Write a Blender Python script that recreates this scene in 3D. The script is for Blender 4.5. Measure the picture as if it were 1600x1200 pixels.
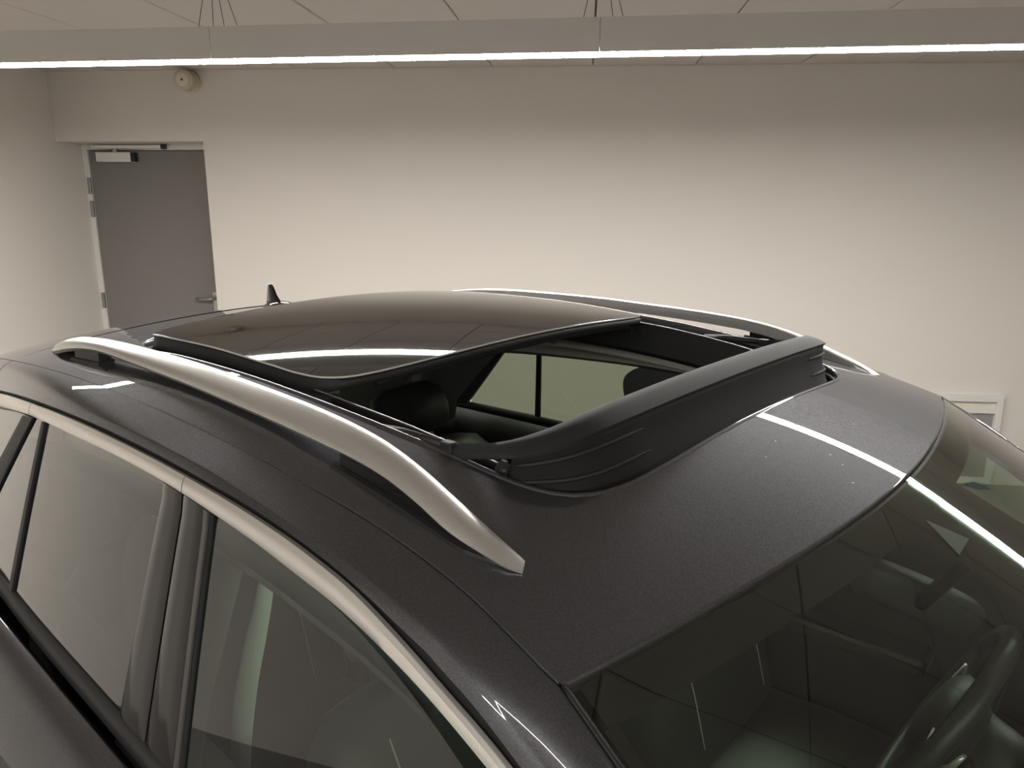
import bpy, bmesh, math, random
import numpy as np
from mathutils import Matrix, Vector
from mathutils.geometry import delaunay_2d_cdt

random.seed(7)
for o in list(bpy.data.objects): bpy.data.objects.remove(o)
scene = bpy.context.scene
COL = scene.collection

# ------------------------------------------------------------------ camera
CAM = np.array([0.29, -0.92, 1.80])
FPX, HORIZON, ROLL, YAW = 1202.0, 303.0, math.radians(0.3), math.radians(131.0)
pitch = math.atan((600 - HORIZON) / FPX)
fw = Vector((math.cos(YAW)*math.cos(pitch), math.sin(YAW)*math.cos(pitch), -math.sin(pitch)))
rg = Vector((math.sin(YAW), -math.cos(YAW), 0))
up = rg.cross(fw)
rg2 = rg*math.cos(ROLL) + up*math.sin(ROLL)
up2 = up*math.cos(ROLL) - rg*math.sin(ROLL)
cd = bpy.data.cameras.new('camera'); cam = bpy.data.objects.new('camera', cd); COL.objects.link(cam)
m = Matrix((rg2, up2, -fw)).transposed().to_4x4(); m.translation = Vector(CAM); cam.matrix_world = m
cd.sensor_width = 36; cd.lens = 36*FPX/1600; cd.clip_start = 0.02
scene.camera = cam

# ------------------------------------------------------------------ world, exposure
w = bpy.data.worlds.new('world'); scene.world = w; w.use_nodes = True
w.node_tree.nodes['Background'].inputs[0].default_value = (0.05, 0.05, 0.05, 1)
w.node_tree.nodes['Background'].inputs[1].default_value = 0.2
vs = scene.view_settings
vs.view_transform = 'Standard'; vs.look = 'None'; vs.exposure = 0.0; vs.gamma = 1; vs.use_curve_mapping = False
LAMP_POWER = 114.0          # emission strength of the strip diffusers

# ------------------------------------------------------------------ materials
MATS = {}
def princ(name, col, rough=0.5, metal=0.0, coat=0.0, coat_rough=0.03, spec=0.5, noise=0.0, nscale=30.0, bump=0.0, bscale=200.0, emit=None, sheen=0.0):
    mt = bpy.data.materials.new(name); mt.use_nodes = True
    nt = mt.node_tree; b = nt.nodes['Principled BSDF']
    b.inputs['Base Color'].default_value = (*col, 1); b.inputs['Roughness'].default_value = rough
    b.inputs['Metallic'].default_value = metal; b.inputs['Coat Weight'].default_value = coat
    b.inputs['Coat Roughness'].default_value = coat_rough; b.inputs['Specular IOR Level'].default_value = spec
    if sheen: b.inputs['Sheen Weight'].default_value = sheen
    if noise or bump:
        tc = nt.nodes.new('ShaderNodeTexCoord')
    if noise:
        nz = nt.nodes.new('ShaderNodeTexNoise'); nz.inputs['Scale'].default_value = nscale; nz.inputs['Detail'].default_value = 4
        nt.links.new(tc.outputs['Object'], nz.inputs['Vector'])
        mx = nt.nodes.new('ShaderNodeMix'); mx.data_type = 'RGBA'
        mx.inputs[6].default_value = (*[c*(1-noise) for c in col], 1); mx.inputs[7].default_value = (*[min(1, c*(1+noise)) for c in col], 1)
        nt.links.new(nz.outputs['Fac'], mx.inputs[0]); nt.links.new(mx.outputs[2], b.inputs['Base Color'])
    if bump:
        nb = nt.nodes.new('ShaderNodeTexNoise'); nb.inputs['Scale'].default_value = bscale; nb.inputs['Detail'].default_value = 2
        nt.links.new(tc.outputs['Object'], nb.inputs['Vector'])
        bp = nt.nodes.new('ShaderNodeBump'); bp.inputs['Strength'].default_value = bump; bp.inputs['Distance'].default_value = 0.002
        nt.links.new(nb.outputs['Fac'], bp.inputs['Height']); nt.links.new(bp.outputs['Normal'], b.inputs['Normal'])
    if emit:
        b.inputs['Emission Color'].default_value = (*emit[0], 1); b.inputs['Emission Strength'].default_value = emit[1]
    MATS[name] = mt
    return mt

def glass(name, tint, refl=1.0, rough=0.0):
    """thin glazing: tinted transmission with a Schlick mirror reflection"""
    mt = bpy.data.materials.new(name); mt.use_nodes = True
    nt = mt.node_tree; nt.nodes.clear()
    out = nt.nodes.new('ShaderNodeOutputMaterial'); mix = nt.nodes.new('ShaderNodeMixShader')
    tr = nt.nodes.new('ShaderNodeBsdfTransparent'); tr.inputs[0].default_value = (*tint, 1)
    gl = nt.nodes.new('ShaderNodeBsdfGlossy'); gl.inputs['Roughness'].default_value = rough; gl.inputs[0].default_value = (1, 1, 1, 1)
    ge = nt.nodes.new('ShaderNodeNewGeometry')
    dt = nt.nodes.new('ShaderNodeVectorMath'); dt.operation = 'DOT_PRODUCT'
    nt.links.new(ge.outputs['Normal'], dt.inputs[0]); nt.links.new(ge.outputs['Incoming'], dt.inputs[1])
    def mth(op, a, b=None, v=None):
        n = nt.nodes.new('ShaderNodeMath'); n.operation = op
        if hasattr(a, 'links'): nt.links.new(a, n.inputs[0])
        else: n.inputs[0].default_value = a
        if b is not None:
            if hasattr(b, 'links'): nt.links.new(b, n.inputs[1])
            else: n.inputs[1].default_value = b
        return n.outputs[0]
    c = mth('ABSOLUTE', dt.outputs['Value']); s = mth('SUBTRACT', 1.0, c); p = mth('POWER', s, 5.0)
    f1 = mth('ADD', mth('MULTIPLY', p, 0.957), 0.043*refl)
    f = mth('DIVIDE', mth('MULTIPLY', f1, 2.0), mth('ADD', f1, 1.0))      # both faces of the pane
    nt.links.new(f, mix.inputs[0]); nt.links.new(tr.outputs[0], mix.inputs[1]); nt.links.new(gl.outputs[0], mix.inputs[2])
    nt.links.new(mix.outputs[0], out.inputs[0]); MATS[name] = mt
    return mt

def paint_material():
    """metallic base (flakes with a soft lobe over a dark pigment) under a clear coat"""
    mt = bpy.data.materials.new('metallic_grey_paint'); mt.use_nodes = True
    nt = mt.node_tree; nt.nodes.clear(); N = nt.nodes.new; L = nt.links.new
    out = N('ShaderNodeOutputMaterial'); tc = N('ShaderNodeTexCoord'); vo = N('ShaderNodeTexVoronoi'); vo.inputs['Scale'].default_value = 1400
    L(tc.outputs['Object'], vo.inputs['Vector']); sp = N('ShaderNodeSeparateColor'); L(vo.outputs['Color'], sp.inputs[0])
    mx = N('ShaderNodeMix'); mx.data_type = 'RGBA'; mx.inputs[6].default_value = (0.085, 0.085, 0.093, 1); mx.inputs[7].default_value = (0.185, 0.186, 0.198, 1); L(sp.outputs[0], mx.inputs[0])
    fl = N('ShaderNodeBsdfGlossy'); fl.inputs['Roughness'].default_value = 0.40; L(mx.outputs[2], fl.inputs[0])
    df = N('ShaderNodeBsdfDiffuse'); df.inputs[0].default_value = (0.050, 0.050, 0.054, 1)
    ad = N('ShaderNodeMixShader'); ad.inputs[0].default_value = 0.45; L(fl.outputs[0], ad.inputs[1]); L(df.outputs[0], ad.inputs[2])
    cc = N('ShaderNodeBsdfGlossy'); cc.inputs['Roughness'].default_value = 0.012; cc.inputs[0].default_value = (1, 1, 1, 1)
    ge = N('ShaderNodeNewGeometry'); dt = N('ShaderNodeVectorMath'); dt.operation = 'DOT_PRODUCT'; L(ge.outputs['Normal'], dt.inputs[0]); L(ge.outputs['Incoming'], dt.inputs[1])
    def mth(op, a, b=None):
        n = N('ShaderNodeMath'); n.operation = op
        for i, v in enumerate((a, b)):
            if v is None: continue
            if hasattr(v, 'links'): L(v, n.inputs[i])
            else: n.inputs[i].default_value = v
        return n.outputs[0]
    f = mth('ADD', mth('MULTIPLY', mth('POWER', mth('SUBTRACT', 1.0, mth('ABSOLUTE', dt.outputs['Value'])), 5.0), 0.957), 0.043)
    mix = N('ShaderNodeMixShader'); L(f, mix.inputs[0]); L(ad.outputs[0], mix.inputs[1]); L(cc.outputs[0], mix.inputs[2]); L(mix.outputs[0], out.inputs[0])
    MATS['metallic_grey_paint'] = mt
    return mt
PAINT = paint_material()
WALLM = princ('painted_plaster', (0.78, 0.735, 0.68), rough=0.7, spec=0.2, bump=0.05, bscale=120, noise=0.015, nscale=3)
CEILM = princ('ceiling_board', (0.70, 0.645, 0.60), rough=0.9, spec=0.1, bump=0.08, bscale=300)
CGAP = princ('ceiling_void', (0.22, 0.20, 0.18), rough=0.9)
FLOORM = princ('grey_floor', (0.20, 0.195, 0.185), rough=0.35, noise=0.08, nscale=6)
DOORM = princ('grey_door_paint', (0.225, 0.21, 0.195), rough=0.5, noise=0.02, nscale=8)
FRAMEM = princ('white_frame_paint', (0.78, 0.76, 0.72), rough=0.45, spec=0.3)
STEEL = princ('brushed_steel', (0.42, 0.42, 0.42), rough=0.35, metal=0.9)
TRIMST = princ('dark_satin_trim', (0.10, 0.095, 0.09), rough=0.3, metal=0.5)
DARKST = princ('dark_slot', (0.02, 0.02, 0.02), rough=0.5)
HOUSM = princ('white_aluminium_profile', (0.80, 0.78, 0.74), rough=0.4)
LAMPM = princ('lit_opal_diffuser', (0.9, 0.9, 0.9), rough=0.5, emit=((1.0, 0.97, 0.925), LAMP_POWER))
CREAM = princ('cream_plastic', (0.60, 0.55, 0.40), rough=0.45)
CREAM2 = princ('pale_cream_plastic', (0.74, 0.70, 0.58), rough=0.4)
SATIN = princ('satin_aluminium', (0.66, 0.65, 0.62), rough=0.33, metal=0.75, noise=0.03, nscale=200)
CHROME = princ('satin_chrome', (0.84, 0.81, 0.765), rough=0.34, metal=0.7)
BLACKG = princ('gloss_black', (0.010, 0.010, 0.010), rough=0.08, coat=0.5)
PIANO = princ('pillar_cover_gloss', (0.012, 0.011, 0.011), rough=0.08)
BLACKM = princ('black_plastic', (0.018, 0.018, 0.019), rough=0.55)
RUBBER = princ('black_rubber', (0.008, 0.008, 0.008), rough=0.6)
TRIMGR = princ('charcoal_soft_plastic', (0.024, 0.024, 0.025), rough=0.6, spec=0.3, bump=0.1, bscale=500)
FABRIC = princ('deflector_fabric', (0.010, 0.0095, 0.0095), rough=0.7, spec=0.3, bump=0.06, bscale=900)
PANELG = princ('dark_roof_glass', (0.006, 0.0055, 0.005), rough=0.02, coat=0.3)
LEATHER = princ('black_leather', (0.030, 0.031, 0.030), rough=0.42, bump=0.15, bscale=350, noise=0.1, nscale=60)
DASH = princ('dash_soft_touch', (0.022, 0.022, 0.022), rough=0.55, bump=0.1, bscale=400)
HEADL = princ('light_headliner_cloth', (0.66, 0.63, 0.57), rough=0.9, bump=0.1, bscale=800)
PILTRIM = princ('pale_grey_pillar_trim', (0.84, 0.84, 0.80), rough=0.6)
GREYTRIM = princ('grey_pillar_trim', (0.10, 0.10, 0.10), rough=0.7)
THREAD = princ('pale_stitching', (0.35, 0.35, 0.33), rough=0.8)
TYRE = princ('tyre_rubber', (0.012, 0.012, 0.012), rough=0.7)
ALLOY = princ('alloy_wheel', (0.45, 0.45, 0.46), rough=0.3, metal=0.9)
BLUE = princ('blue_card', (0.03, 0.22, 0.50), rough=0.5)
FLECK = princ('dry_fleck', (0.6, 0.55, 0.48), rough=0.8)
WSG = glass('green_tint_windscreen', (0.70, 0.80, 0.70))
SIDEG = glass('green_tint_side_glass', (0.60, 0.72, 0.62))
PRIVG = glass('privacy_side_glass', (0.27, 0.31, 0.24))
FRIT = princ('black_frit', (0.012, 0.011, 0.011), rough=0.03, coat=0.4)
FRITDOT = princ('frit_dots', (0.02, 0.021, 0.02), rough=0.5)
LENSM = princ('lamp_lens', (0.25, 0.02, 0.02), rough=0.1, coat=1)
LENSW = princ('head_lamp_lens', (0.5, 0.5, 0.5), rough=0.1, coat=1)
WINGL = princ('obscured_pane', (0.30, 0.29, 0.27), rough=0.25)

# ------------------------------------------------------------------ mesh helpers
def link(name, me, mat, parent=None):
    o = bpy.data.objects.new(name, me); COL.objects.link(o)
    if mat is not None and len(me.materials) == 0: me.materials.append(mat)
    if parent is not None: o.parent = parent
    return o
def raw(name, V, F, mat, parent=None, smooth=True, nrm=None, conv=None):
    V = np.asarray(V, float)
    if conv: V = conv(V)
    me = bpy.data.meshes.new(name); me.from_pydata([tuple(v) for v in V], [], [tuple(int(i) for i in f) for f in F]); me.update()
    if smooth: me.polygons.foreach_set('use_smooth', [True]*len(me.polygons))
    if nrm is not None: me.normals_split_custom_set_from_vertices([tuple(n) for n in nrm])
    return link(name, me, mat, parent)
S = 1.12
C0 = np.array([0.29, -0.92, 1.72])     # eye in model units
def U(P): return CAM + S*(np.asarray(P, float) - C0)     # car model units -> metres
def empty(name, loc=(0, 0, 0), rz=0):
    o = bpy.data.objects.new(name, None); COL.objects.link(o); o.location = loc; o.rotation_euler = (0, 0, rz); o.empty_display_size = 0.1
    return o
def tag(o, label, cat, group=None, kind=None):
    if label: o['label'] = label
    if cat: o['category'] = cat
    if group: o['group'] = group
    if kind: o['kind'] = kind
    return o
def fixnormals(o):
    bm = bmesh.new(); bm.from_mesh(o.data); bmesh.ops.recalc_face_normals(bm, faces=bm.faces); bm.to_mesh(o.data); bm.free()
def bevel(o, wd, seg=2):
    md = o.modifiers.new('bevel', 'BEVEL'); md.width = wd; md.segments = seg; md.limit_method = 'ANGLE'; md.angle_limit = 0.6
    return o
def solid(o, t, off=-1):
    md = o.modifiers.new('solid', 'SOLIDIFY'); md.thickness = t; md.offset = off
    return o
def sharp(o, ang=0.6):
    bm = bmesh.new(); bm.from_mesh(o.data)
    for e in bm.edges:
        if len(e.link_faces) == 2 and e.calc_face_angle(0) > ang: e.smooth = False
    bm.to_mesh(o.data); bm.free(); return o
def gridF(n, mm, closev=False):
    F = []
    for i in range(n-1):
        for j in range(mm if closev else mm-1):
            k = (j+1) % mm; F.append((i*mm+j, i*mm+k, (i+1)*mm+k, (i+1)*mm+j))
    return F
CAR = None
def patch(name, G, mat, parent=None, smooth=True, conv=U, flip=False, closev=False, cap=False):
    G = np.asarray(G, float); n, mm = G.shape[:2]; F = gridF(n, mm, closev)
    if cap: F = F + [tuple(range(mm))[::-1], tuple((n-1)*mm + j for j in range(mm))]
    if flip: F = [f[::-1] for f in F]
    o = raw(name, G.reshape(-1, 3), F, mat, parent, smooth, None, conv)
    if cap or closev: fixnormals(o)
    return o
def mirror(P): return np.asarray(P, float)*np.array([1, -1, 1.])
def boxV(x0, x1, y0, y1, z0, z1):
    V = [(x, y, z) for x in (x0, x1) for y in (y0, y1) for z in (z0, z1)]
    F = [(0, 1, 3, 2), (4, 6, 7, 5), (0, 4, 5, 1), (2, 3, 7, 6), (0, 2, 6, 4), (1, 5, 7, 3)]
    return V, F
def box(name, x0, x1, y0, y1, z0, z1, mat, parent=None, conv=None, bev=0):
    V, F = boxV(x0, x1, y0, y1, z0, z1); o = raw(name, V, F, mat, parent, False, None, conv); fixnormals(o)
    if bev: bevel(o, bev)
    return o
def tube(name, path, rad, mat, parent=None, conv=U, seg=8, cap=True, closed=False, squash=1.0):
    P = np.asarray(path, float); n = len(P)
    rad = np.full(n, rad) if np.isscalar(rad) else np.asarray(rad, float)
    T = np.gradient(P, axis=0)
    if closed: T = (np.roll(P, -1, 0) - np.roll(P, 1, 0))
    T /= np.linalg.norm(T, axis=1)[:, None]
    ref = np.array([0, 0, 1.]) if abs(T[0][2]) < 0.9 else np.array([1., 0, 0]); rings = []
    for i in range(n):
        a = np.cross(T[i], ref); a /= np.linalg.norm(a); b = np.cross(a, T[i])
        rings.append([P[i] + rad[i]*(math.cos(t)*a + squash*math.sin(t)*b) for t in np.linspace(0, 2*math.pi, seg, endpoint=False)])
    if closed: rings.append(rings[0])
    return patch(name, rings, mat, parent, True, conv, closev=True, cap=cap and not closed)
def hermite(xs, ys):
    xs = np.array(xs, float); ys = np.array(ys, float); g = np.gradient(ys, xs)
    def f(x):
        x = np.asarray(x, float); i = np.clip(np.searchsorted(xs, x)-1, 0, len(xs)-2)
        h = xs[i+1]-xs[i]; t = (x-xs[i])/h; c = np.clip(t, 0, 1)
        a = (2*c**3-3*c**2+1)*ys[i] + (c**3-2*c**2+c)*h*g[i] + (-2*c**3+3*c**2)*ys[i+1] + (c**3-c**2)*h*g[i+1]
        return a + np.where(t < 0, t*h*g[i], 0) + np.where(t > 1, (t-1)*h*g[i+1], 0)
    return f
def curve3(pts, n):
    """smooth resample of a 3-D polyline"""
    P = np.asarray(pts, float); s = np.concatenate([[0], np.cumsum(np.linalg.norm(np.diff(P, axis=0), axis=1))])
    t = np.linspace(0, s[-1], n); out = np.stack([hermite(s, P[:, k])(t) for k in range(P.shape[1])], 1)
    return out
def smooth1(a, it=1):
    a = np.array(a, float)
    for _ in range(it):
        b = a.copy(); b[1:-1] = 0.25*a[:-2] + 0.5*a[1:-1] + 0.25*a[2:]; a = b
    return a

# ================================================================== THE ROOM (room axes: x along back wall, y into it)
RZ = math.radians(125.7 - 90.0)
def room(o):
    o.location = (CAM[0], CAM[1], 0); o.rotation_euler = (0, 0, RZ); return o
WD, CH = 4.92, 2.543                # back wall distance, ceiling height
XL, XR, YF = -3.435, 5.4, -4.7      # left wall, right wall, wall behind the camera
def multi(name, boxes, mat):
    V, F = [], []
    for b in boxes:
        v, f = boxV(*b); F += [tuple(i+len(V) for i in q) for q in f]; V += v
    o = raw(name, V, F, mat, None, False); fixnormals(o); return room(o)
tag(room(box('floor', XL-.2, XR+.2, YF-.2, WD+.5, -0.12, 0, FLOORM)), 'grey floor under the car', None, kind='structure')
ceil = tag(room(box('ceiling', XL-.2, XR+.2, YF-.2, WD+.5, CH+.012, CH+.12, CGAP)), 'suspended ceiling of square pale tiles', None, kind='structure')
RX1 = -2.44; RTOP = 2.115; RD = 5.19
tag(multi('wall_back', [(RX1, XR, WD, WD+.45, 0, CH+.02), (XL-.05, RX1, WD, WD+.45, RTOP, CH+.02), (XL-.05, RX1, RD+.07, WD+.45, 0, RTOP)], WALLM), 'warm white plastered back wall', None, kind='structure')
tag(multi('wall_left', [(XL-.15, XL, YF, WD+.45, 0, CH+.02)], WALLM), 'warm white side wall beside the grey door', None, kind='structure')
tag(multi('wall_right', [(XR, XR+.15, YF, WD+.45, 0, CH+.02)], WALLM), 'warm white side wall', None, kind='structure')
tag(multi('wall_front', [(XL-.15, XR+.15, YF-.15, YF, 0, CH+.02)], WALLM), 'warm white wall opposite the back wall', None, kind='structure')
# ceiling tiles, one object each, shared mesh data
def tile_mesh():
    a, b, h = 0.2965, 0.2925, 0.012
    V = [(-a, -a, h), (a, -a, h), (a, a, h), (-a, a, h), (-a, -a, .003), (a, -a, .003), (a, a, .003), (-a, a, .003), (-b, -b, 0), (b, -b, 0), (b, b, 0), (-b, b, 0)]
    F = [(0, 1, 2, 3), (8, 11, 10, 9)]
    for i in range(4):
        j = (i+1) % 4; F += [(i, i+4, j+4, j), (i+4, i+8, j+8, j+4)]
    me = bpy.data.meshes.new('ceiling_tile'); me.from_pydata(V, [], F); me.update(); me.materials.append(CEILM)
    bm = bmesh.new(); bm.from_mesh(me); bmesh.ops.recalc_face_normals(bm, faces=bm.faces); bm.to_mesh(me); bm.free(); return me
tm = tile_mesh()
x = 0.016 + 0.3 - 0.6*6
xs = [0.316 + 0.6*k for k in range(-6, 9)]
ys = [WD - 0.3 - 0.6*k for k in range(16)]
for xx in xs:
    for yy in ys:
        o = bpy.data.objects.new('ceiling_tile', tm); COL.objects.link(o); o.parent = ceil
        o.location = (xx, yy, CH)
# edge strip of cut tiles along the left wall is covered by the first column; edge angle trim
for nm, b in (('trim_1', (XL, XR, WD-.018, WD, CH-.004, CH+.014)), ('trim_2', (XL, XL+.018, YF, WD, CH-.004, CH+.014))):
    tag(multi(nm, [b], CEILM), 'thin ceiling edge trim', None, kind='structure')

# door in its recess
door = room(empty('door_1')); tag(door, 'grey flush door with steel closer in a white frame', None, kind='structure')
def rbox(name, x0, x1, y0, y1, z0, z1, mat, parent, bev=0): return box(name, x0, x1, y0, y1, z0, z1, mat, parent, None, bev)
DX0, DX1, DZ = -3.395, -2.50, 2.072
rbox('door_leaf', DX0, DX1, RD, RD+.045, 0.008, DZ, DOORM, door, .002)
rbox('door_frame_top', XL, RX1, RD-.012, RD+.07, DZ+.004, RTOP, FRAMEM, door, .002)
rbox('door_frame_side', XL, DX0-.004, RD-.012, RD+.07, 0, DZ+.004, FRAMEM, door, .002)
rbox('door_frame_side', DX1+.004, RX1, RD-.012, RD+.07, 0, DZ+.004, FRAMEM, door, .002)
for hz in (1.84, 1.685, 1.05, 0.25):
    h = rbox('hinge', DX0-.022, DX0-.001, RD-.026, RD-.008, hz-.055, hz+.055, STEEL, door, .003)
cl = rbox('door_closer', -3.315, -3.07, RD-.055, RD, DZ-.075, DZ-.012, HOUSM, door, .004)
rbox('closer_end_cap', -3.07, -3.045, RD-.05, RD, DZ-.072, DZ-.014, DARKST, cl, .003)
rbox('closer_arm', -3.35, -2.84, RD-.05, RD-.028, DZ+.012, DZ+.034, HOUSM, door, .004)
rbox('closer_pivot', -2.85, -2.825, RD-.055, RD-.015, DZ+.008, DZ+.038, DARKST, door, .003)
rbox('closer_spindle', -3.20, -3.17, RD-.045, RD-.02, DZ-.015, DZ+.015, STEEL, door, .003)
hd = rbox('handle_plate', -2.60, -2.555, RD-.008, RD, 0.98, 1.12, STEEL, door, .003)
def rtube(name, path, r, mat, parent, seg=10): return tube(name, path, r, mat, parent, None, seg)
rtube('door_handle', [(-2.577, RD-.005, 1.075), (-2.577, RD-.05, 1.075), (-2.59, RD-.056, 1.075), (-2.70, RD-.056, 1.075)], 0.010, STEEL, door)

# low window at the right of the back wall
win = room(empty('window_1')); tag(win, 'low white framed window in the back wall', None, kind='structure')
X0, X1, Z1 = 1.95, 2.625, 0.592
rbox('window_frame', X0, X1, WD-.035, WD, Z1-.038, Z1, FRAMEM, win, .004)
rbox('window_frame', X1-.04, X1, WD-.035, WD, 0.05, Z1-.036, FRAMEM, win, .004)
rbox('window_frame', X0, X0+.04, WD-.035, WD, 0.05, Z1-.036, FRAMEM, win, .004)
rbox('window_frame', X0, X1, WD-.035, WD, 0.012, 0.052, FRAMEM, win, .004)
rbox('window_rail', X0+.04, X1-.04, WD-.025, WD, Z1-.115, Z1-.075, FRAMEM, win, .003)
rbox('window_pane', X0+.04, X1-.04, WD-.010, WD-.002, 0.052, Z1-.115, WINGL, win)
rbox('window_pane', X0+.04, X1-.04, WD-.010, WD-.002, Z1-.075, Z1-.038, CREAM2, win)

# alarm sounder
sd = room(empty('alarm_sounder')); tag(sd, 'round cream alarm sounder high on the wall above the grey door', 'alarm')
sd.location = Vector((CAM[0], CAM[1], 0)) + Matrix.Rotation(RZ, 3, 'Z') @ Vector((-2.485, WD, 2.470))
def lathe_y(name, prof, mat, parent, seg=28, cx=0, cz=0):
    R = [[(cx + r*math.cos(t), -d, cz + r*math.sin(t)) for t in np.linspace(0, 2*math.pi, seg, endpoint=False)] for r, d in prof]
    return sharp(patch(name, R, mat, parent, True, None, closev=True, cap=True), 0.5)
lathe_y('base', [(.066, 0), (.066, .035), (.058, .042)], CREAM, sd)
lathe_y('body', [(.052, .038), (.052, .075), (.061, .082), (.061, .098), (.055, .104), (.045, .106)], CREAM, sd)
lathe_y('face', [(.043, .103), (.040, .112), (.020, .116)], CREAM2, sd)
lathe_y('lens', [(.007, .115), (.005, .121)], DARKST, sd, 12)

# pendant strip lights
def pendant(name, label, x0, x1, yy, zb, joints, ry=0.0, wires=True):
    t = room(empty(name)); tag(t, label, 'light', 'linear pendant lights')
    t.location = Vector((CAM[0], CAM[1], 0)) + Matrix.Rotation(RZ, 3, 'Z') @ Vector(((x0+x1)/2, yy, zb)); t.rotation_euler = (0, 0, RZ + ry)
    h = (x1-x0)/2
    cuts = [-h] + [j-(x0+x1)/2 for j in joints] + [h]
    for a, b in zip(cuts[:-1], cuts[1:]):
        box('housing', a+.0008, b-.0008, -.050, .050, .001, .100, HOUSM, t, None, .0012)
    box('diffuser', -h+.004, h-.004, -.039, .039, -.001, .004, LAMPM, t)
    box('end_cap', -h-.003, -h+.001, -.05, .05, .0, .1, HOUSM, t); box('end_cap', h-.001, h+.003, -.05, .05, 0, .1, HOUSM, t)
    if wires:
        for c in cuts[1:-1]:
            box('suspension_bracket', c-.045, c+.045, -.02, .02, .100, .104, STEEL, t)
            for dx, dy in ((-.055, -.015), (-.018, .015), (.038, -.015), (.072, .015)):
                tube('cable', [(c+dx, dy, .100), (c+dx*.1, dy*.2, CH-zb)], .0011, DARKST, t, None, 5)
            tube('ceiling_cup', [(c, 0, CH-zb-.012), (c, 0, CH-zb+.004)], .022, HOUSM, t, None, 14)
    return t
FD, FZ = 2.60, 2.227
pendant('pendant_light', 'long white pendant light bar hanging in front of the grey door wall', -2.75, 2.55, 2.62, FZ, [-2.52, -1.245, .03, 1.305], math.radians(-2.4))
pendant('pendant_light', 'white pendant light bar over the car side windows, mirrored in their paint and glass', -2.3, 2.55, -1.45, FZ, [-1.245, .03, 1.305])

# ================================================================== THE CAR (model units, x forward, y left, z up)
FLOORZ = C0[2] - CAM[2]/S
CAR = empty('car', (-0.2, 0, 0))
tag(CAR, 'dark grey metallic car with open sunroof and silver roof rails', 'car')
bpy.context.view_layer.update()
CINV = np.array([-0.2, 0, 0])
def UC(P): return U(P) - CINV
ZPOLY = [-0.03127, -0.13161, -0.3166, -0.2858, 1.43063]
def ZCs(x): return np.polyval(ZPOLY, x)
def crn(x): return .0455 - .004*np.asarray(x, float)
yd = hermite([-1.8, -1.5, -1.25, -.9, -.5, -.2, -.1, 0, .1], [.43, .465, .492, .512, .521, .520, .525, .5375, .545])
def YCR(x): return .545
def zroof(x, y):
    t = np.abs(y)/YCR(x); q = np.clip((-.10-np.asarray(x, float))/.30, 0, 1); q = q*q*(3-2*q)
    return ZCs(x) - crn(x)*t**2 - .008*q*np.clip((np.abs(y)-.40)/.12, 0, None)**2
def nroof(x, y, e=2e-3):
    gx = (zroof(x+e, y)-zroof(x-e, y))/(2*e); gy = (zroof(x, y+e)-zroof(x, y-e))/(2*e)
    v = np.stack([-gx, -gy, np.ones_like(gx)], -1); return v/np.linalg.norm(v, axis=-1, keepdims=True)
def xhead(y): return .081 - .078*(np.abs(y)/.537)**1.9
XREAR = -1.262

# opening outline (half, y>0) from front centre round the corner to the rear centre
half = [(-.086, 0), (-.086, .1), (-.0865, .2), (-.088, .262), (-.092, .305), (-.101, .337), (-.116, .361), (-.138, .378), (-.17, .389), (-.22, .395), (-.3, .402), (-.43, .408), (-.6, .408), (-.8, .404), (-.94, .398), (-.985, .385), (-1.01, .355), (-1.02, .31), (-1.022, .2), (-1.022, 0)]
H2 = curve3([(a, b, 0) for a, b in half], 90)[:, :2]
HOLE = np.concatenate([H2, (H2*np.array([1, -1]))[::-1][1:-1]])
def inpoly(P, poly):
    x, y = P[:, 0], P[:, 1]; c = np.zeros(len(P), bool); j = len(poly)-1
    for i in range(len(poly)):
        xi, yi = poly[i]; xj, yj = poly[j]
        k = ((yi > y) != (yj > y)) & (x < (xj-xi)*(y-yi)/(yj-yi+1e-12)+xi); c ^= k; j = i
    return c
def cdt_fill(outer, holes, step, keep=0.004):
    lo, hi = outer.min(0), outer.max(0)
    gx, gy = np.meshgrid(np.arange(lo[0]+step/2, hi[0], step), np.arange(lo[1]+step/2, hi[1], step)); G = np.stack([gx.ravel(), gy.ravel()], 1)
    ok = inpoly(G, outer)
    for h in holes: ok &= ~inpoly(G, h)
    G = G[ok]; B = np.concatenate([outer]+list(holes))
    d = np.min(np.linalg.norm(G[:, None]-B[None], axis=2), axis=1); G = G[d > step*.45]
    V = np.concatenate([B, G]); E = []; k = 0
    for loop in [outer]+list(holes):
        n = len(loop); E += [(k+i, k+(i+1) % n) for i in range(n)]; k += n
    r = delaunay_2d_cdt([Vector(v) for v in V], E, [], 0, 1e-7)
    vv = np.array([tuple(v) for v in r[0]]); ff = np.array([tuple(f) for f in r[2]]); ctr = vv[ff].mean(1)
    ok = inpoly(ctr, outer)
    for h in holes: ok &= ~inpoly(ctr, h)
    ff = ff[ok]
    a, b, c = vv[ff[:, 0]], vv[ff[:, 1]], vv[ff[:, 2]]
    sg = (b[:, 0]-a[:, 0])*(c[:, 1]-a[:, 1])-(b[:, 1]-a[:, 1])*(c[:, 0]-a[:, 0])
    ff[sg < 0] = ff[sg < 0][:, ::-1]
    return vv, ff
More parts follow.
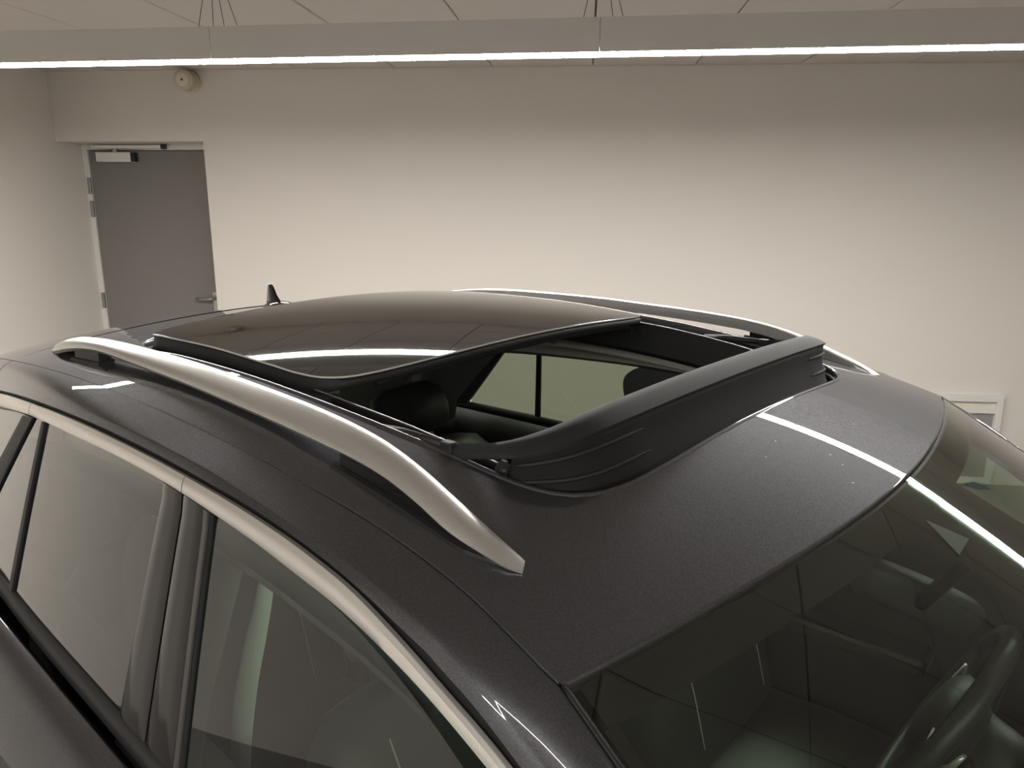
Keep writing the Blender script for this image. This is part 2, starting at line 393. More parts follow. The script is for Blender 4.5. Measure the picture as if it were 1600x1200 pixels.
# roof panel
yy = np.linspace(-.5372, .5372, 60)
front = np.stack([xhead(yy), yy], 1)
xs_ = np.linspace(.003, XREAR, 80)[1:]
left = np.stack([xs_, yd(xs_)], 1)
ry = np.linspace(yd(XREAR), -yd(XREAR), 50)[1:-1]
rear = np.stack([XREAR-.010*(1-(ry/.49)**2), ry], 1)
OUT = np.concatenate([front, left, rear, (left*np.array([1, -1]))[::-1]])
vv, ff = cdt_fill(OUT, [HOLE], .02)
V3 = np.column_stack([vv, zroof(vv[:, 0], vv[:, 1])])
raw('roof_panel', V3, ff, PAINT, CAR, True, nroof(vv[:, 0], vv[:, 1]), UC)
# rolled lips
def lip(name, loop2, prof, mat, closed=True, inward=1, base=None):
    L2 = np.asarray(loop2, float); n = len(L2)
    T = (np.roll(L2, -1, 0)-np.roll(L2, 1, 0)) if closed else np.gradient(L2, axis=0)
    T /= np.linalg.norm(T, axis=1)[:, None]; N = np.stack([-T[:, 1], T[:, 0]], 1)*inward
    z = zroof(L2[:, 0], L2[:, 1]); G = []
    for a, dz in prof: G.append(np.column_stack([L2+N*a, z+dz]))
    return patch(name, np.array(G), mat, CAR, True, UC, closev=closed)
lipprof = [(-.0010, -.0004), (-.0004, .0009), (.0012, .0020), (.0034, .0024), (.0058, .0016), (.0072, -.0010), (.0078, -.006), (.0078, -.034)]
c0 = HOLE.mean(0); t0 = np.roll(HOLE, -1, 0)-np.roll(HOLE, 1, 0); n0 = np.stack([-t0[:, 1], t0[:, 0]], 1)
inw = 1 if ((c0-HOLE)*n0).sum() > 0 else -1
lip('opening_flange', HOLE, lipprof, PAINT, True, inw)
lip('opening_seal', HOLE, [(.0080, -.008), (.0095, -.0065), (.011, -.010), (.011, -.016), (.009, -.018)], RUBBER, True, inw)
fl = front
lip('header_lip', fl, [(0, 0), (.002, -.0006), (.0034, -.0028), (.0036, -.012)], PAINT, False, -1)
for sgn in (1, -1):
    ed = np.concatenate([[[.003, .5372]], left])*np.array([1, sgn])
    lip('roof_edge_lip', ed[:24], [(0, 0), (.0008, -.0005), (.0011, -.002), (.0011, -.009)], PAINT, False, -sgn)

# ---- side panel (cant rail and A pillar), curves for the right side given as (x,|y|,z)
yCL = hermite([-1.75, -1.25, -.95, -.45, 0, .3, .62], [.490, .538, .560, .577, .588, .608, .645])
def tab(pts): 
    p = np.array(sorted(pts)); return hermite(p[:, 0], p[:, 1])
zCL = tab([(-1.7, 1.27), (-1.45, 1.325), (-1.181, 1.367), (-1.019, 1.39), (-.772, 1.408), (-.604, 1.4145), (-.462, 1.4135), (-.399, 1.4105), (-.319, 1.4045), (-.266, 1.398), (-.189, 1.387), (-.133, 1.3735), (-.081, 1.357), (-.049, 1.3445), (-.024, 1.334), (.1, 1.268), (.3, 1.14), (.5, .99), (.62, .89)])
zCU = tab([(-1.7, 1.288), (-1.45, 1.343), (-1.192, 1.387), (-.963, 1.413), (-.78, 1.426), (-.612, 1.431), (-.462, 1.431), (-.344, 1.427), (-.239, 1.4165), (-.179, 1.405), (-.139, 1.392), (-.113, 1.3825), (-.074, 1.367), (-.022, 1.346), (-.007, 1.339), (.1, 1.286), (.3, 1.165), (.5, 1.02), (.62, .92)])
zG = tab([(-1.7, 1.295), (-1.45, 1.35), (-1.217, 1.388), (-.984, 1.416), (-.794, 1.430), (-.623, 1.436), (-.46, 1.4355), (-.332, 1.431), (-.246, 1.422), (-.171, 1.408), (-.144, 1.400), (-.106, 1.389), (-.071, 1.377), (-.042, 1.366), (-.003, 1.345), (.1, 1.295), (.3, 1.178), (.5, 1.035), (.62, .935)])
HC = np.array([.003, .5372]); 
BC = np.array([.62, .628, .985])       # windscreen base corner
HCZ = float(zroof(.003, .5372))
def Dcurve(x):
    """inner edge of the side panel: roof ditch behind the corner, windscreen edge ahead of it"""
    x = np.asarray(x, float); t = np.clip((x-.003)/(BC[0]-.003), 0, 1.2)
    y = np.where(x < .003, yd(x), .5372+(BC[1]-.5372)*t); z = np.where(x < .003, zroof(x, yd(x)), HCZ+(BC[2]-HCZ)*t+.011*4*np.clip(t, 0, 1)*(1-np.clip(t, 0, 1)))
    return y, z
def side_section(x):
    """profile points from the ditch to the door gap at station x"""
    dy, dz = Dcurve(x); gy = yCL(x)-.010; gz = float(zG(x)); op = float(np.clip((x+.42)/.12, 0, 1)); dy = float(dy)-.0030*(1-op)+.0022*op; dz = (float(zroof(x, dy)) if x < .003 else float(dz))-.0005-.0005*op
    ky = gy-.004; kz = gz+.010+.004*min(1, max(0, (x+.5)*2))       # crease above the flange
    kz = min(kz, dz-.008)
    pts = []
    p0 = np.array([dy, dz]); p2 = np.array([ky, kz]); sl = float((zroof(min(x, .0), dy)-zroof(min(x, .0), dy-.004))/.004); p1y = ky-.18*(ky-dy); p1 = np.array([p1y, max(kz+.25*(dz-kz), dz+(sl+(.30-sl)*float(np.clip((x-.0)/.07, 0, 1)))*(p1y-dy))])
    for t in np.linspace(0, 1, 13): pts.append((1-t)**2*p0+2*t*(1-t)*p1+t*t*p2)
    pts.append(p2+np.array([.0012, -.0015])); pts.append(np.array([gy+.0012, gz])); pts.append(np.array([gy-.004, gz-.001])); pts.append(np.array([gy-.02, gz+.001]))
    return pts
XS = np.concatenate([np.linspace(XREAR-.004, -.1, 90), np.linspace(-.09, .12, 36), np.linspace(.14, .62, 25)])
SP = np.array([[(x, -p[0], p[1]) for p in side_section(x)] for x in XS])
for j in range(2, SP.shape[1]):
    for k in (1, 2): SP[:, j, k] = smooth1(SP[:, j, k], min(12, 3*(j-1)) if j < 13 else 8)
for sgn in (1, -1):
    G = SP*np.array([1, sgn, 1.])
    o = patch('side_panel', G, PAINT, CAR, True, UC, flip=(sgn > 0)); sharp(o, .45)
    LP = [[(x, -sgn*(q[0]+a), q[1]+b) for a, b in ((.0006, .00005), (.0001, -.0003), (0, -.0010), (0, -.010))] for x, q in [(x, side_section(x)[0]) for x in XS if x > -.40]]
    patch('ditch_lip', LP, PAINT, CAR, True, UC)
    # rubber in the roof ditch
    e = [(x, -sgn*float(Dcurve(x)[0]+.0010), float(Dcurve(x)[1])-.0048) for x in XS]
    tube('ditch_seal', e, .0026, RUBBER, CAR, UC, 6)

# ---- chrome strips, door gap, window frames
def ribbon(name, f0, f1, xa, xb, mat, n=60, sgn=1, prof=None, thick=.006, smooth=True):
    """strip between two side curves given as functions x->(|y|,z); bulged profile"""
    G = []
    for x in np.linspace(xa, xb, n):
        a = np.array(f0(x)); b = np.array(f1(x)); row = []
        nn = np.array([b[1]-a[1], -(b[0]-a[0])]); nn = -nn/np.linalg.norm(nn)*1.0
        if nn[0] < 0: nn = -nn
        for t, d in (prof or [(0, -thick), (0, -.0012), (.05, -.0004), (.24, .0006), (.28, .0012), (.6, .0014), (.95, .0010), (1, .0002), (1, -thick)]):
            p = a+(b-a)*t+nn*d; row.append((x, -sgn*p[0], p[1]))
        G.append(row)
    return sharp(patch(name, np.array(G), mat, CAR, smooth, UC, closev=True, cap=True), .7)
fCL = lambda x: (float(yCL(x)), float(zCL(x)))
fCU = lambda x: (float(yCL(x))-.004, float(zCU(x)))
fG0 = lambda x: (float(yCL(x))-.013, float(zG(x))+.004)
fG1 = lambda x: (float(yCL(x))-.012, float(zCU(x))-.006)
XBJ = -.466
for sgn in (1, -1):
    ribbon('chrome_strip', fCU, fCL, -.985, XBJ-.0012, CHROME, 60, sgn)
    ribbon('chrome_strip', fCU, fCL, XBJ+.0012, .6, CHROME, 90, sgn)
    ribbon('chrome_strip', fCU, fCL, -1.40, -.9875, CHROME, 30, sgn)
    ribbon('door_gap', fG0, fG1, -1.40, .6, RUBBER, 110, sgn, prof=[(0, -.004), (0, 0), (.5, .0), (1, 0), (1, -.004)])

# side glazing surface
BELT = 1.128
def ys(x, z): return yCL(x)+.26*(np.maximum(0, 1.405-z))-.05*np.maximum(0, 1.405-z)**2
def nside(x, z, sgn, e=2e-3):
    gx = (ys(x+e, z)-ys(x-e, z))/(2*e); gz = (ys(x, z+e)-ys(x, z-e))/(2*e)
    v = np.stack([gx*-1, -sgn*np.ones_like(gx), -gz], -1); v[:, 0] = -gx; return v/np.linalg.norm(v, axis=-1, keepdims=True)
def side_face(name, poly, mat, off=0., sgn=1, step=.03):
    """pane laid on the side surface"""
    poly = np.asarray(poly, float); vv, ff = cdt_fill(poly, [], step)
    y = ys(vv[:, 0], vv[:, 1])+off; V = np.column_stack([vv[:, 0], -sgn*y, vv[:, 1]])
    if sgn < 0: ff = ff[:, ::-1]
    return raw(name, V, ff, mat, CAR, True, nside(vv[:, 0], vv[:, 1], sgn), UC)
def side_strip(name, tl, tr, bl, br, mat, off=0., sgn=1, th=.006, n=16):
    """solid strip between two slanted edges, corners given as x; top follows the chrome, bottom at z"""
    G = []
    for t in np.linspace(0, 1, n):
        row = []
        for k, dp in ((0, -th), (0, -.0008), (.04, 0), (.35, .0002), (.65, .0002), (.96, 0), (1, -.0008), (1, -th)):
            xt = tl[0]+(tr[0]-tl[0])*k; zt = tl[1]+(tr[1]-tl[1])*k; xb = bl[0]+(br[0]-bl[0])*k; zb_ = bl[1]+(br[1]-bl[1])*k
            x = xt+(xb-xt)*t; z = zt+(zb_-zt)*t; row.append((x, -sgn*(float(ys(x, z))+off+dp), z))
        G.append(row)
    return sharp(patch(name, G, mat, CAR, True, UC, closev=True, cap=True), .5)
def dens(p, n=10, close=True):
    p = np.asarray(p, float); q = []; N = len(p)
    for i in range(N if close else N-1):
        a, b = p[i], p[(i+1) % N]
        k = max(1, int(np.linalg.norm(b-a)/.02)); q += [a+(b-a)*t for t in np.linspace(0, 1, k, endpoint=False)]
    return np.array(q)
def topcurve(xa, xb, dz=0., n=30): return [(x, float(zCL(x))+dz) for x in np.linspace(xa, xb, n)]
def bx(z, top, bot): return top+(bot-top)*(1.405-z)/(1.405-BELT)    # slanted divider
FRONTB = (-.404, -.392)
for sgn in (1, -1):
    # front door glass: from the B pillar trim forward to the A pillar
    xf = .30
    zb_f = lambda x: BELT-.02*(x+.4)
    poly = topcurve(-.404, xf, -.001, 40)+[(xf-.01, float(zCL(xf))-.01), (.26, zb_f(.26)), (-.392, zb_f(-.392))]
    side_face('front_side_window', dens(poly), SIDEG, -.004, sgn)
    tp = lambda x: (x, float(zCL(x))-.001)
    bo = lambda x, z=BELT-.004: (x, z)
    side_strip('window_trim', tp(-.4165), tp(-.4085), bo(-.4045), bo(-.3965), TRIMST, .0015, sgn)
    side_strip('window_seal', tp(-.4215), tp(-.4165), bo(-.4095), bo(-.4045), RUBBER, .0, sgn)
    side_strip('window_seal', tp(-.4085), tp(-.4035), bo(-.3965), bo(-.3915), RUBBER, -.001, sgn)
    side_strip('pillar_cover', tp(-.4645), tp(-.4215), bo(-.4745, BELT-.02), bo(-.4095, BELT-.02), PIANO, 0, sgn)
    side_strip('pillar_cover', tp(-.513), tp(-.4680), bo(-.548, BELT-.02), bo(-.4780, BELT-.02), PIANO, 0, sgn)
    side_strip('pillar_gap', tp(-.470), tp(-.463), bo(-.480, BELT-.02), bo(-.472, BELT-.02), RUBBER, -.007, sgn, .003)
    # rear door glass, thin divider, quarter glass, thick frame, fixed rear glass
    side_face('rear_side_window', dens(topcurve(-.904, -.512, -.001)+[(-.547, BELT), (-.957, BELT+.006)]), PRIVG, -.003, sgn)
    side_strip('window_divider', tp(-.914), tp(-.902), bo(-.970), bo(-.954), BLACKM, .001, sgn)
    side_face('quarter_window', dens([(-.962, float(zCL(-.962))-.001), (-.912, float(zCL(-.912))-.001), (-.967, BELT+.006), (-1.19, BELT+.012), (-1.175, BELT+.06)]), PRIVG, -.003, sgn)
    side_strip('rear_pillar_frame', tp(-1.006), tp(-.958), bo(-1.29), bo(-1.215), BLACKM, .001, sgn, .012, 24)
    side_face('rear_fixed_window', dens(topcurve(-1.36, -1.004, -.001)+[(-1.24, BELT+.03), (-1.40, BELT+.06)]), PRIVG, -.003, sgn)
    # belt seal
    G = []
    for x in np.linspace(-1.30, .30, 60):
        zb = BELT+.004*(x < -.4) ; y = float(ys(x, zb)); G.append([(x, -sgn*(y+d), zb+h) for d, h in ((-.012, .010), (-.002, .010), (.004, .004), (.005, -.014), (-.010, -.018))])
    patch('belt_seal', G, BLACKM, CAR, True, UC, closev=True, cap=True)

# ---- lower body sides with wheel arches
WX = (-1.28, 1.08); WR = .30; WZ = FLOORZ+.300
def ylow(x, z):
    yb = float(ys(0, BELT))
    f = np.interp(z, [.2, .35, .55, .80, .93, 1.03, 1.085, 1.11, 1.13], [.70, .722, .738, .745, .742, .722, .690, .668, .655])
    tap = np.interp(x, [-1.72, -1.45, -1.1, -.5, .3, .9, 1.3, 1.55], [.115, .055, .018, .004, 0, .012, .055, .16]); return f-tap
zbelt_top = lambda x: np.interp(x, [-1.72, -1.3, -.4, .3, .62, 1.0, 1.5], [1.12, BELT-.012, BELT-.012, BELT-.026, .97, .90, .80])
bt = [(x, float(zbelt_top(x))) for x in np.linspace(-1.72, 1.5, 70)]
polyb = bt+[(1.55, .55), (1.5, .36)]
for cx in (WX[1], WX[0]):
    polyb += [(cx+WR*1.08*math.cos(a), WZ+WR*1.08*math.sin(a)) for a in np.linspace(-.35, math.pi+.35, 22)]
polyb += [(-1.66, .36), (-1.73, .6)]
pb = dens(polyb)
for sgn in (1, -1):
    vv, ff = cdt_fill(pb, [], .04); V = np.column_stack([vv[:, 0], -sgn*ylow(vv[:, 0], vv[:, 1]), vv[:, 1]])
    if sgn < 0: ff = ff[:, ::-1]
    solid(raw('body_side', V, ff, PAINT, CAR, True, None, UC), .012)
    for xx0, xx1 in ((-.474, -.468), (.33, .26), (-1.02, -1.10)):
        e = [(xx0+(xx1-xx0)*(BELT-.02-z)/.75, 0, z) for z in np.linspace(BELT-.03, .42, 20)]
        tube('door_shut_line', [(a, -sgn*(float(ylow(a, c))-.001), c) for a, b, c in e], .0022, RUBBER, CAR, UC, 5)
    for hx in (-.28, -.92):
        tube('door_handle', [(hx+d, -sgn*(float(ylow(hx, .98))+h), .98) for d, h in ((-.07, -.004), (-.062, .018), (0, .026), (.062, .018), (.07, -.004))], .009, PAINT, CAR, UC, 8)
    # sill and lower cladding
    patch('sill', [[(x, -sgn*yq, z) for yq, z in ((.715, .37), (.725, .30), (.70, FLOORZ+.16), (.60, FLOORZ+.15))] for x in np.linspace(WX[0]+.33, WX[1]-.33, 12)], BLACKM, CAR, True, UC)
    for cx in WX:
        a = np.linspace(-.35, math.pi+.35, 24)
        tube('wheel_arch_trim', [(cx+WR*1.08*math.cos(t), -sgn*float(ylow(cx+WR*1.08*math.cos(t), WZ+WR*1.08*math.sin(t))), WZ+WR*1.08*math.sin(t)) for t in a], .012, BLACKM, CAR, UC, 8)
        patch('wheel_liner', [[(cx+WR*1.08*math.cos(t), -sgn*yq, WZ+WR*1.08*math.sin(t)) for yq in (.70, .45)] for t in a], BLACKM, CAR, True, UC)
        # wheel
        def ring(prof, seg=40): return [[(cx+r*math.cos(t), -sgn*yq, WZ+r*math.sin(t)) for t in np.linspace(0, 2*math.pi, seg, endpoint=False)] for r, yq in prof]
        ty = patch('tyre', ring([(.20, .52), (.27, .515), (.297, .53), (.3, .56), (.3, .66), (.297, .69), (.275, .705), (.205, .70), (.205, .52)]), TYRE, CAR, True, UC, closev=True)
        rim_ = patch('wheel_rim', ring([(.206, .54), (.206, .695), (.198, .70), (.190, .69), (.186, .60)]), ALLOY, CAR, True, UC, closev=True)
        for k in range(5):
            t = 2*math.pi*k/5; d = np.array([math.cos(t), 0, math.sin(t)]); q = np.array([-math.sin(t), 0, math.cos(t)]); c = np.array([cx, 0, WZ])
            G = [[c+d*r+q*wd*s_+np.array([0, -sgn*yq, 0]) for s_, yq in ((-1, .66), (-1, .685), (1, .685), (1, .66))] for r, wd in ((.03, .028), (.19, .018))]
            bevel(patch('spoke', G, ALLOY, CAR, False, UC, closev=True, cap=True), .003)
        patch('hub_cap', ring([(.05, .66), (.05, .688), (.03, .694)], 20), ALLOY, CAR, True, UC, closev=True, cap=True)
        patch('brake_disc', ring([(.15, .60), (.15, .62)], 30), STEEL, CAR, True, UC, closev=True, cap=True)

# ---- tailgate, rear window, bonnet and nose
def side_end(x): return float(yd(x))
G = []
for x in np.linspace(XREAR-.0003, -1.60, 26):
    row = []
    ye = float(yd(x)); 
    for t in np.linspace(-1, 1, 41):
        y = t*ye; row.append((x-.010*(1-t*t), y, float(zroof(x, y))))
    G.append(row)
last = [(-1.625-.012*(1-(t*t)), t*float(yd(-1.61)), float(zroof(-1.60, t*float(yd(-1.61))))-.018) for t in np.linspace(-1, 1, 41)]
und = [(-1.56, t*float(yd(-1.58))*.96, float(zroof(-1.56, t*.45))-.045) for t in np.linspace(-1, 1, 41)]
patch('rear_spoiler', np.array(G+[last, und]), PAINT, CAR, True, UC, flip=True)
SPR = np.array([[(x, -p[0], p[1]) for p in side_section(x)] for x in np.linspace(XREAR-.008, -1.60, 20)])
for sgn in (1, -1): sharp(patch('rear_quarter_panel', SPR*np.array([1, sgn, 1.]), PAINT, CAR, True, UC, flip=(sgn > 0)), .45)
patch('rear_window', [[(x, t*w_, z) for t in np.linspace(-1, 1, 9)] for x, z, w_ in ((-1.575, 1.36, .43), (-1.69, 1.12, .52))], PRIVG, CAR, True, UC, flip=True)
patch('tailgate', [[(x-.03*(1-t*t), t*w_, z) for t in np.linspace(-1, 1, 21)] for x, z, w_ in ((-1.68, 1.13, .53), (-1.74, 1.08, .60), (-1.77, .95, .62), (-1.76, .70, .625), (-1.80, .62, .62), (-1.79, .40, .60), (-1.72, .32, .58))], PAINT, CAR, True, UC, flip=True)
for sgn in (1, -1):
    patch('rear_corner', [[(-1.68, -sgn*.53, 1.13), (-1.66, -sgn*.56, 1.13), (-1.60, -sgn*.575, 1.14)], [(-1.575, -sgn*.43, 1.36), (-1.57, -sgn*.45, 1.345), (-1.45, -sgn*.49, 1.345)]], PAINT, CAR, True, UC)
    patch('tail_lamp', [[(-1.79+.05*s_, -sgn*(.40+.21*s_), z) for s_ in (0, .5, 1)] for z in (1.02, .90)], LENSM, CAR, True, UC)
    patch('head_lamp', [[(1.56-.16*s_*s_, -sgn*(.34+.26*s_), z) for s_ in (0, .5, 1)] for z in (.76, .66)], LENSW, CAR, True, UC)
hood = []
for k, (x0_, w_, z0_, cr_, bow) in enumerate([(.64, .63, .965, .03, .235), (.80, .635, .945, .04, .16), (1.0, .63, .915, .045, .13), (1.2, .61, .875, .045, .12), (1.4, .57, .825, .035, .13), (1.48, .54, .79, .03, .13)]):
    hood.append([(x0_+bow*(1-t*t), t*w_, z0_+cr_*(1-t*t)) for t in np.linspace(-1, 1, 25)])
solid(patch('bonnet', hood, PAINT, CAR, True, UC), .008)
patch('front_bumper', [[(x-.20*t*t*abs(t), t*w_, z) for t in np.linspace(-1, 1, 25)] for x, z, w_ in ((1.605, .82, .56), (1.66, .74, .60), (1.68, .60, .62), (1.68, .45, .62), (1.62, .33, .60), (1.45, FLOORZ+.15, .58))], PAINT, CAR, True, UC, flip=True)
patch('grille', [[(1.683-.20*t*t*abs(t), t*.60, z) for t in np.linspace(-.55, .55, 9)] for z in (.73, .47)], BLACKG, CAR, True, UC)
for sgn in (1, -1):
    G = []
    for x in np.linspace(.60, 1.50, 24):
        hy = float(np.interp(x, [.6, .64, .80, 1.0, 1.2, 1.4, 1.5], [.628, .63, .635, .63, .61, .57, .53])); hz = float(np.interp(x, [.6, .64, .80, 1.0, 1.2, 1.4, 1.5], [.975, .965, .945, .915, .875, .825, .785]))
        bz = float(zbelt_top(x)); by = float(ylow(x, bz)); row = []
        for t in np.linspace(0, 1, 7):
            row.append((x, -sgn*(hy+.003+(by-hy-.003)*math.sin(t*math.pi/2)), bz+(hz-.001-bz)*math.cos(t*math.pi/2)))
        G.append(row)
    patch('front_fender', G, PAINT, CAR, True, UC, flip=(sgn < 0))
    # door mirror on its foot
    mc = np.array([.30, -sgn*.775, 1.045])
    R_ = [[mc+np.array([d, a*k*math.cos(t)*abs(math.cos(t))**-.4 if abs(math.cos(t)) > 1e-6 else 0, b*k*math.sin(t)*abs(math.sin(t))**-.4 if abs(math.sin(t)) > 1e-6 else 0]) for t in np.linspace(0, 2*math.pi, 24, endpoint=False)] for d, a, b, k in ((-.045, .085, .058, .95), (-.04, .085, .058, 1), (.0, .085, .058, .98), (.035, .08, .054, .85), (.052, .07, .045, .55))]
    mo = patch('door_mirror', R_, PAINT, CAR, True, UC, closev=True, cap=True)
    patch('mirror_glass', [[mc+np.array([-.0465, y, z]) for y in (-.068, .068)] for z in (-.042, .042)], CHROME, mo, False, UC)
    tube('mirror_foot', [mc+np.array([.0, sgn*.06, -.045]), mc+np.array([.01, sgn*.12, -.075])], .022, BLACKM, mo, UC, 10)
patch('underbody', [[(x, y, FLOORZ+.15) for y in (-.6, .6)] for x in (-1.72, 1.5)], BLACKM, CAR, False, UC)

# ---- windscreen
NV, NU = 45, 25
def ws_pt(u, v, dn=0.):
    vy = v*.535; h = np.array([float(xhead(vy))+.0055, vy, 0.]); h[2] = float(zroof(float(xhead(vy)), vy))-.0030
    b = np.array([.62+.22*(1-abs(v)**2.0), v*(BC[1]-.002), .985-.012*(1-v*v)])
    p = h+(b-h)*u; p[2] += (.011+.021*(1-v*v))*4*u*(1-u)
    return p+np.array([.5, 0, .85])*dn
WSU = np.linspace(0, 1, NU)**1.0
patch('windscreen', [[ws_pt(u, v) for v in np.linspace(-1, 1, NV)] for u in WSU], WSG, CAR, True, UC)
patch('windscreen_seal', [[ws_pt(0, v)+np.array([-.006+d, 0, -.004]) for v in np.linspace(-1, 1, NV)] for d in (-.004, .009)], RUBBER, CAR, True, UC)
# black print behind the top edge and down the sides, and the sensor field with its dotted patch
def frit(name, u0, u1, v0, v1, mat, n=12, mm=24, dn=-.0015):
    return patch(name, [[ws_pt(u, v, dn) for v in np.linspace(v0, v1, mm)] for u in np.linspace(u0, u1, n)], mat, CAR, True, UC)
frit('top_print', .004, .052, -.985, .985, FRIT, 4, 40)
for sgn in (-1, 1): frit('side_print', .052, 1.0, sgn*.992, sgn*.972, FRIT, 20, 4)
def fritpoly(name, pts, mat, dn): return raw(name, [ws_pt(u, v, dn) for u, v in pts], [tuple(range(len(pts)))], mat, CAR, False, None, UC)

fritpoly('sensor_dots', [(.051, -.104), (.103, -.067), (.106, -.152)], FRITDOT, -.0012)
frit('sensor_field', .052, .19, -.17, .17, FRIT, 6, 12, -.0025)
for sgn in (1, -1):
    P = []
    for x in np.concatenate([np.linspace(.006, .1, 14), np.linspace(.14, .615, 20)]):
        y, z = Dcurve(x); P.append([(x, -sgn*(float(y)+a), float(z)+b) for a, b in ((-.0046, -.003), (-.0042, .0004), (-.0015, .0012), (.0008, .0010), (.0016, -.002))])
    patch('pillar_moulding', P, RUBBER, CAR, True, UC, closev=True, cap=True)

# ---- roof rails
TI = [(-1.207, .441, 1.4440), (-1.180, .4413, 1.4570), (-1.1536, .4418, 1.4667), (-1.0996, .4427, 1.4815), (-.9997, .445, 1.4950), (-.9062, .4469, 1.5010), (-.8023, .4484, 1.5039), (-.7098, .4499, 1.5052), (-.6265, .4515, 1.5050), (-.5515, .4533, 1.5030), (-.4627, .4556, 1.5007), (-.3832, .4577, 1.4972), (-.3261, .4596, 1.4928), (-.2741, .4613, 1.4855), (-.226, .4633, 1.4733), (-.1811, .4655, 1.4575), (-.14, .4671, 1.4418), (-.1027, .4662, 1.4271), (-.0895, .4655, 1.4207)]
LO = [(-1.205, .446, 1.4420), (-1.165, .458, 1.4510), (-1.1124, .4694, 1.4620), (-1.0542, .471, 1.4735), (-.9951, .4722, 1.4825), (-.9137, .4737, 1.4885), (-.8696, .4745, 1.4888), (-.7755, .4757, 1.4875), (-.6568, .4779, 1.4858), (-.5778, .4796, 1.4835), (-.4571, .4826, 1.4792), (-.3456, .4858, 1.4738), (-.2909, .4878, 1.4705), (-.2411, .4896, 1.4640), (-.195, .4919, 1.4522), (-.1525, .4935, 1.4375), (-.1144, .4915, 1.4285), (-.0905, .4860, 1.4215), (-.0810, .4790, 1.4178)]
def rail(sgn):
    ti = curve3(TI, 90); lo = curve3(LO, 90); G = []
    for i in range(90):
        a, b = ti[i], lo[i]; s_ = i/89; e = min(1, s_*14, (1-s_)*16); e = math.sin(e*math.pi/2)
        h = .016*e+.002
        mid = (a+b)/2+np.array([0, .0045, .0045])*e; q1 = a*.8+b*.2+np.array([0, .0015, .0028])*e; q3 = a*.2+b*.8+np.array([0, .0035, .002])*e
        inner_top = a+np.array([0, -.004*e, -.0022]); inner_low = a+np.array([0, -.003*e, -h*1.2]); outer_low = b+np.array([0, -.004*e, -.004*e-.001]); bot = (inner_low+outer_low)/2+np.array([0, 0, -.001])
        G.append([inner_top, a, q1, mid, q3, b, outer_low, bot, inner_low])
    G = np.array(G)*np.array([1, -sgn, 1.])
    r = patch('roof_rail', G, SATIN, CAR, True, UC, closev=True, cap=True); sharp(r, .75)
    def foot(xa, xb, mat, wd=.011):
        F = []
        for x in np.linspace(xa, xb, 14):
            k = np.interp(x, ti[:, 0], ti[:, 2]); k2 = np.interp(x, lo[:, 0], lo[:, 2]); yc_ = (np.interp(x, ti[:, 0], ti[:, 1])+np.interp(x, lo[:, 0], lo[:, 1]))/2
            z0_ = float(zroof(x, yc_))-.004; z1_ = max(z0_+.002, min(k, k2)-.003)
            fl_ = 1.0
            F.append([(x, -sgn*(yc_+d*wd), z) for d, z in ((-.95, z0_), (-.9, z1_), (.9, z1_), (.95, z0_))])
        f = patch('rail_foot', F, mat, r, False, UC, closev=True, cap=True); return f
    foot(-1.035, -.935, BLACKM, .010); foot(-.315, -.115, BLACKG, .012)
    # rubber pads on the roof under the feet
    for xa, xb, wd in ((-1.045, -.925, .013), (-.325, -.092, .016)):
        Gp = []
        for x in np.linspace(xa, xb, 24):
            yc_ = (np.interp(x, ti[:, 0], ti[:, 1])+np.interp(x, lo[:, 0], lo[:, 1]))/2+.002
            k = min(1, (xb-x)/.06+.25) if xa > -.5 else 1
            Gp.append([(x, -sgn*(yc_+d*k), float(zroof(x, yc_+d*k))+h) for d, h in ((-wd, -.001), (-wd*.85, .0025), (-wd*.4, .003), (0, .003), (wd*.4, .003), (wd*.85, .0025), (wd, -.001))])
        patch('rail_gasket', Gp, RUBBER, r, False, UC, closev=True, cap=True)
rail(1); rail(-1)

# ---- sunroof: glass panel slid back and up over the roof
gp_half = [(-.452, 0), (-.453, .10), (-.457, .20), (-.464, .27), (-.473, .315), (-.487, .348), (-.508, .366), (-.54, .375), (-.60, .378), (-.75, .377), (-.92, .3765), (-.955, .374), (-.963, .362), (-.966, .33), (-.970, .2), (-.973, 0)]
g2 = curve3([(a, b, 0) for a, b in gp_half], 80)[:, :2]; GPL = np.concatenate([g2, (g2*np.array([1, -1]))[::-1][1:-1]])
def rise(x): return np.interp(x, [-.96, -.8, -.6, -.5, -.45], [.034, .028, .0165, .0095, .0065])
def rise_s(x): return .0068 + .022*(-.45-np.asarray(x, float))
def zpan(x, y): return zroof(x, y)+rise_s(x)
vv, ff = cdt_fill(GPL, [], .02)
def npan(x, y, e=2e-3):
    gx = (zpan(x+e, y)-zpan(x-e, y))/(2*e); gy = (zpan(x, y+e)-zpan(x, y-e))/(2*e); v = np.stack([-gx, -gy, np.ones_like(gx)], -1); return v/np.linalg.norm(v, axis=-1, keepdims=True)
gpan = raw('sunroof_glass', np.column_stack([vv, zpan(vv[:, 0], vv[:, 1])]), ff, PANELG, CAR, True, npan(vv[:, 0], vv[:, 1]), UC)
def plip(name, prof, mat, parent, skirt=None):
    T = np.roll(GPL, -1, 0)-np.roll(GPL, 1, 0); T /= np.linalg.norm(T, axis=1)[:, None]; N = np.stack([-T[:, 1], T[:, 0]], 1)
    if ((GPL-GPL.mean(0))*N).sum() < 0: N = -N
    z = zpan(GPL[:, 0], GPL[:, 1]); sk = np.ones(len(GPL)) if skirt is None else skirt
    return patch(name, np.array([np.column_stack([GPL+N*a, z+dz*np.where(dz < -.005, sk, 1)]) for a, dz in prof]), mat, parent, True, UC, closev=True)
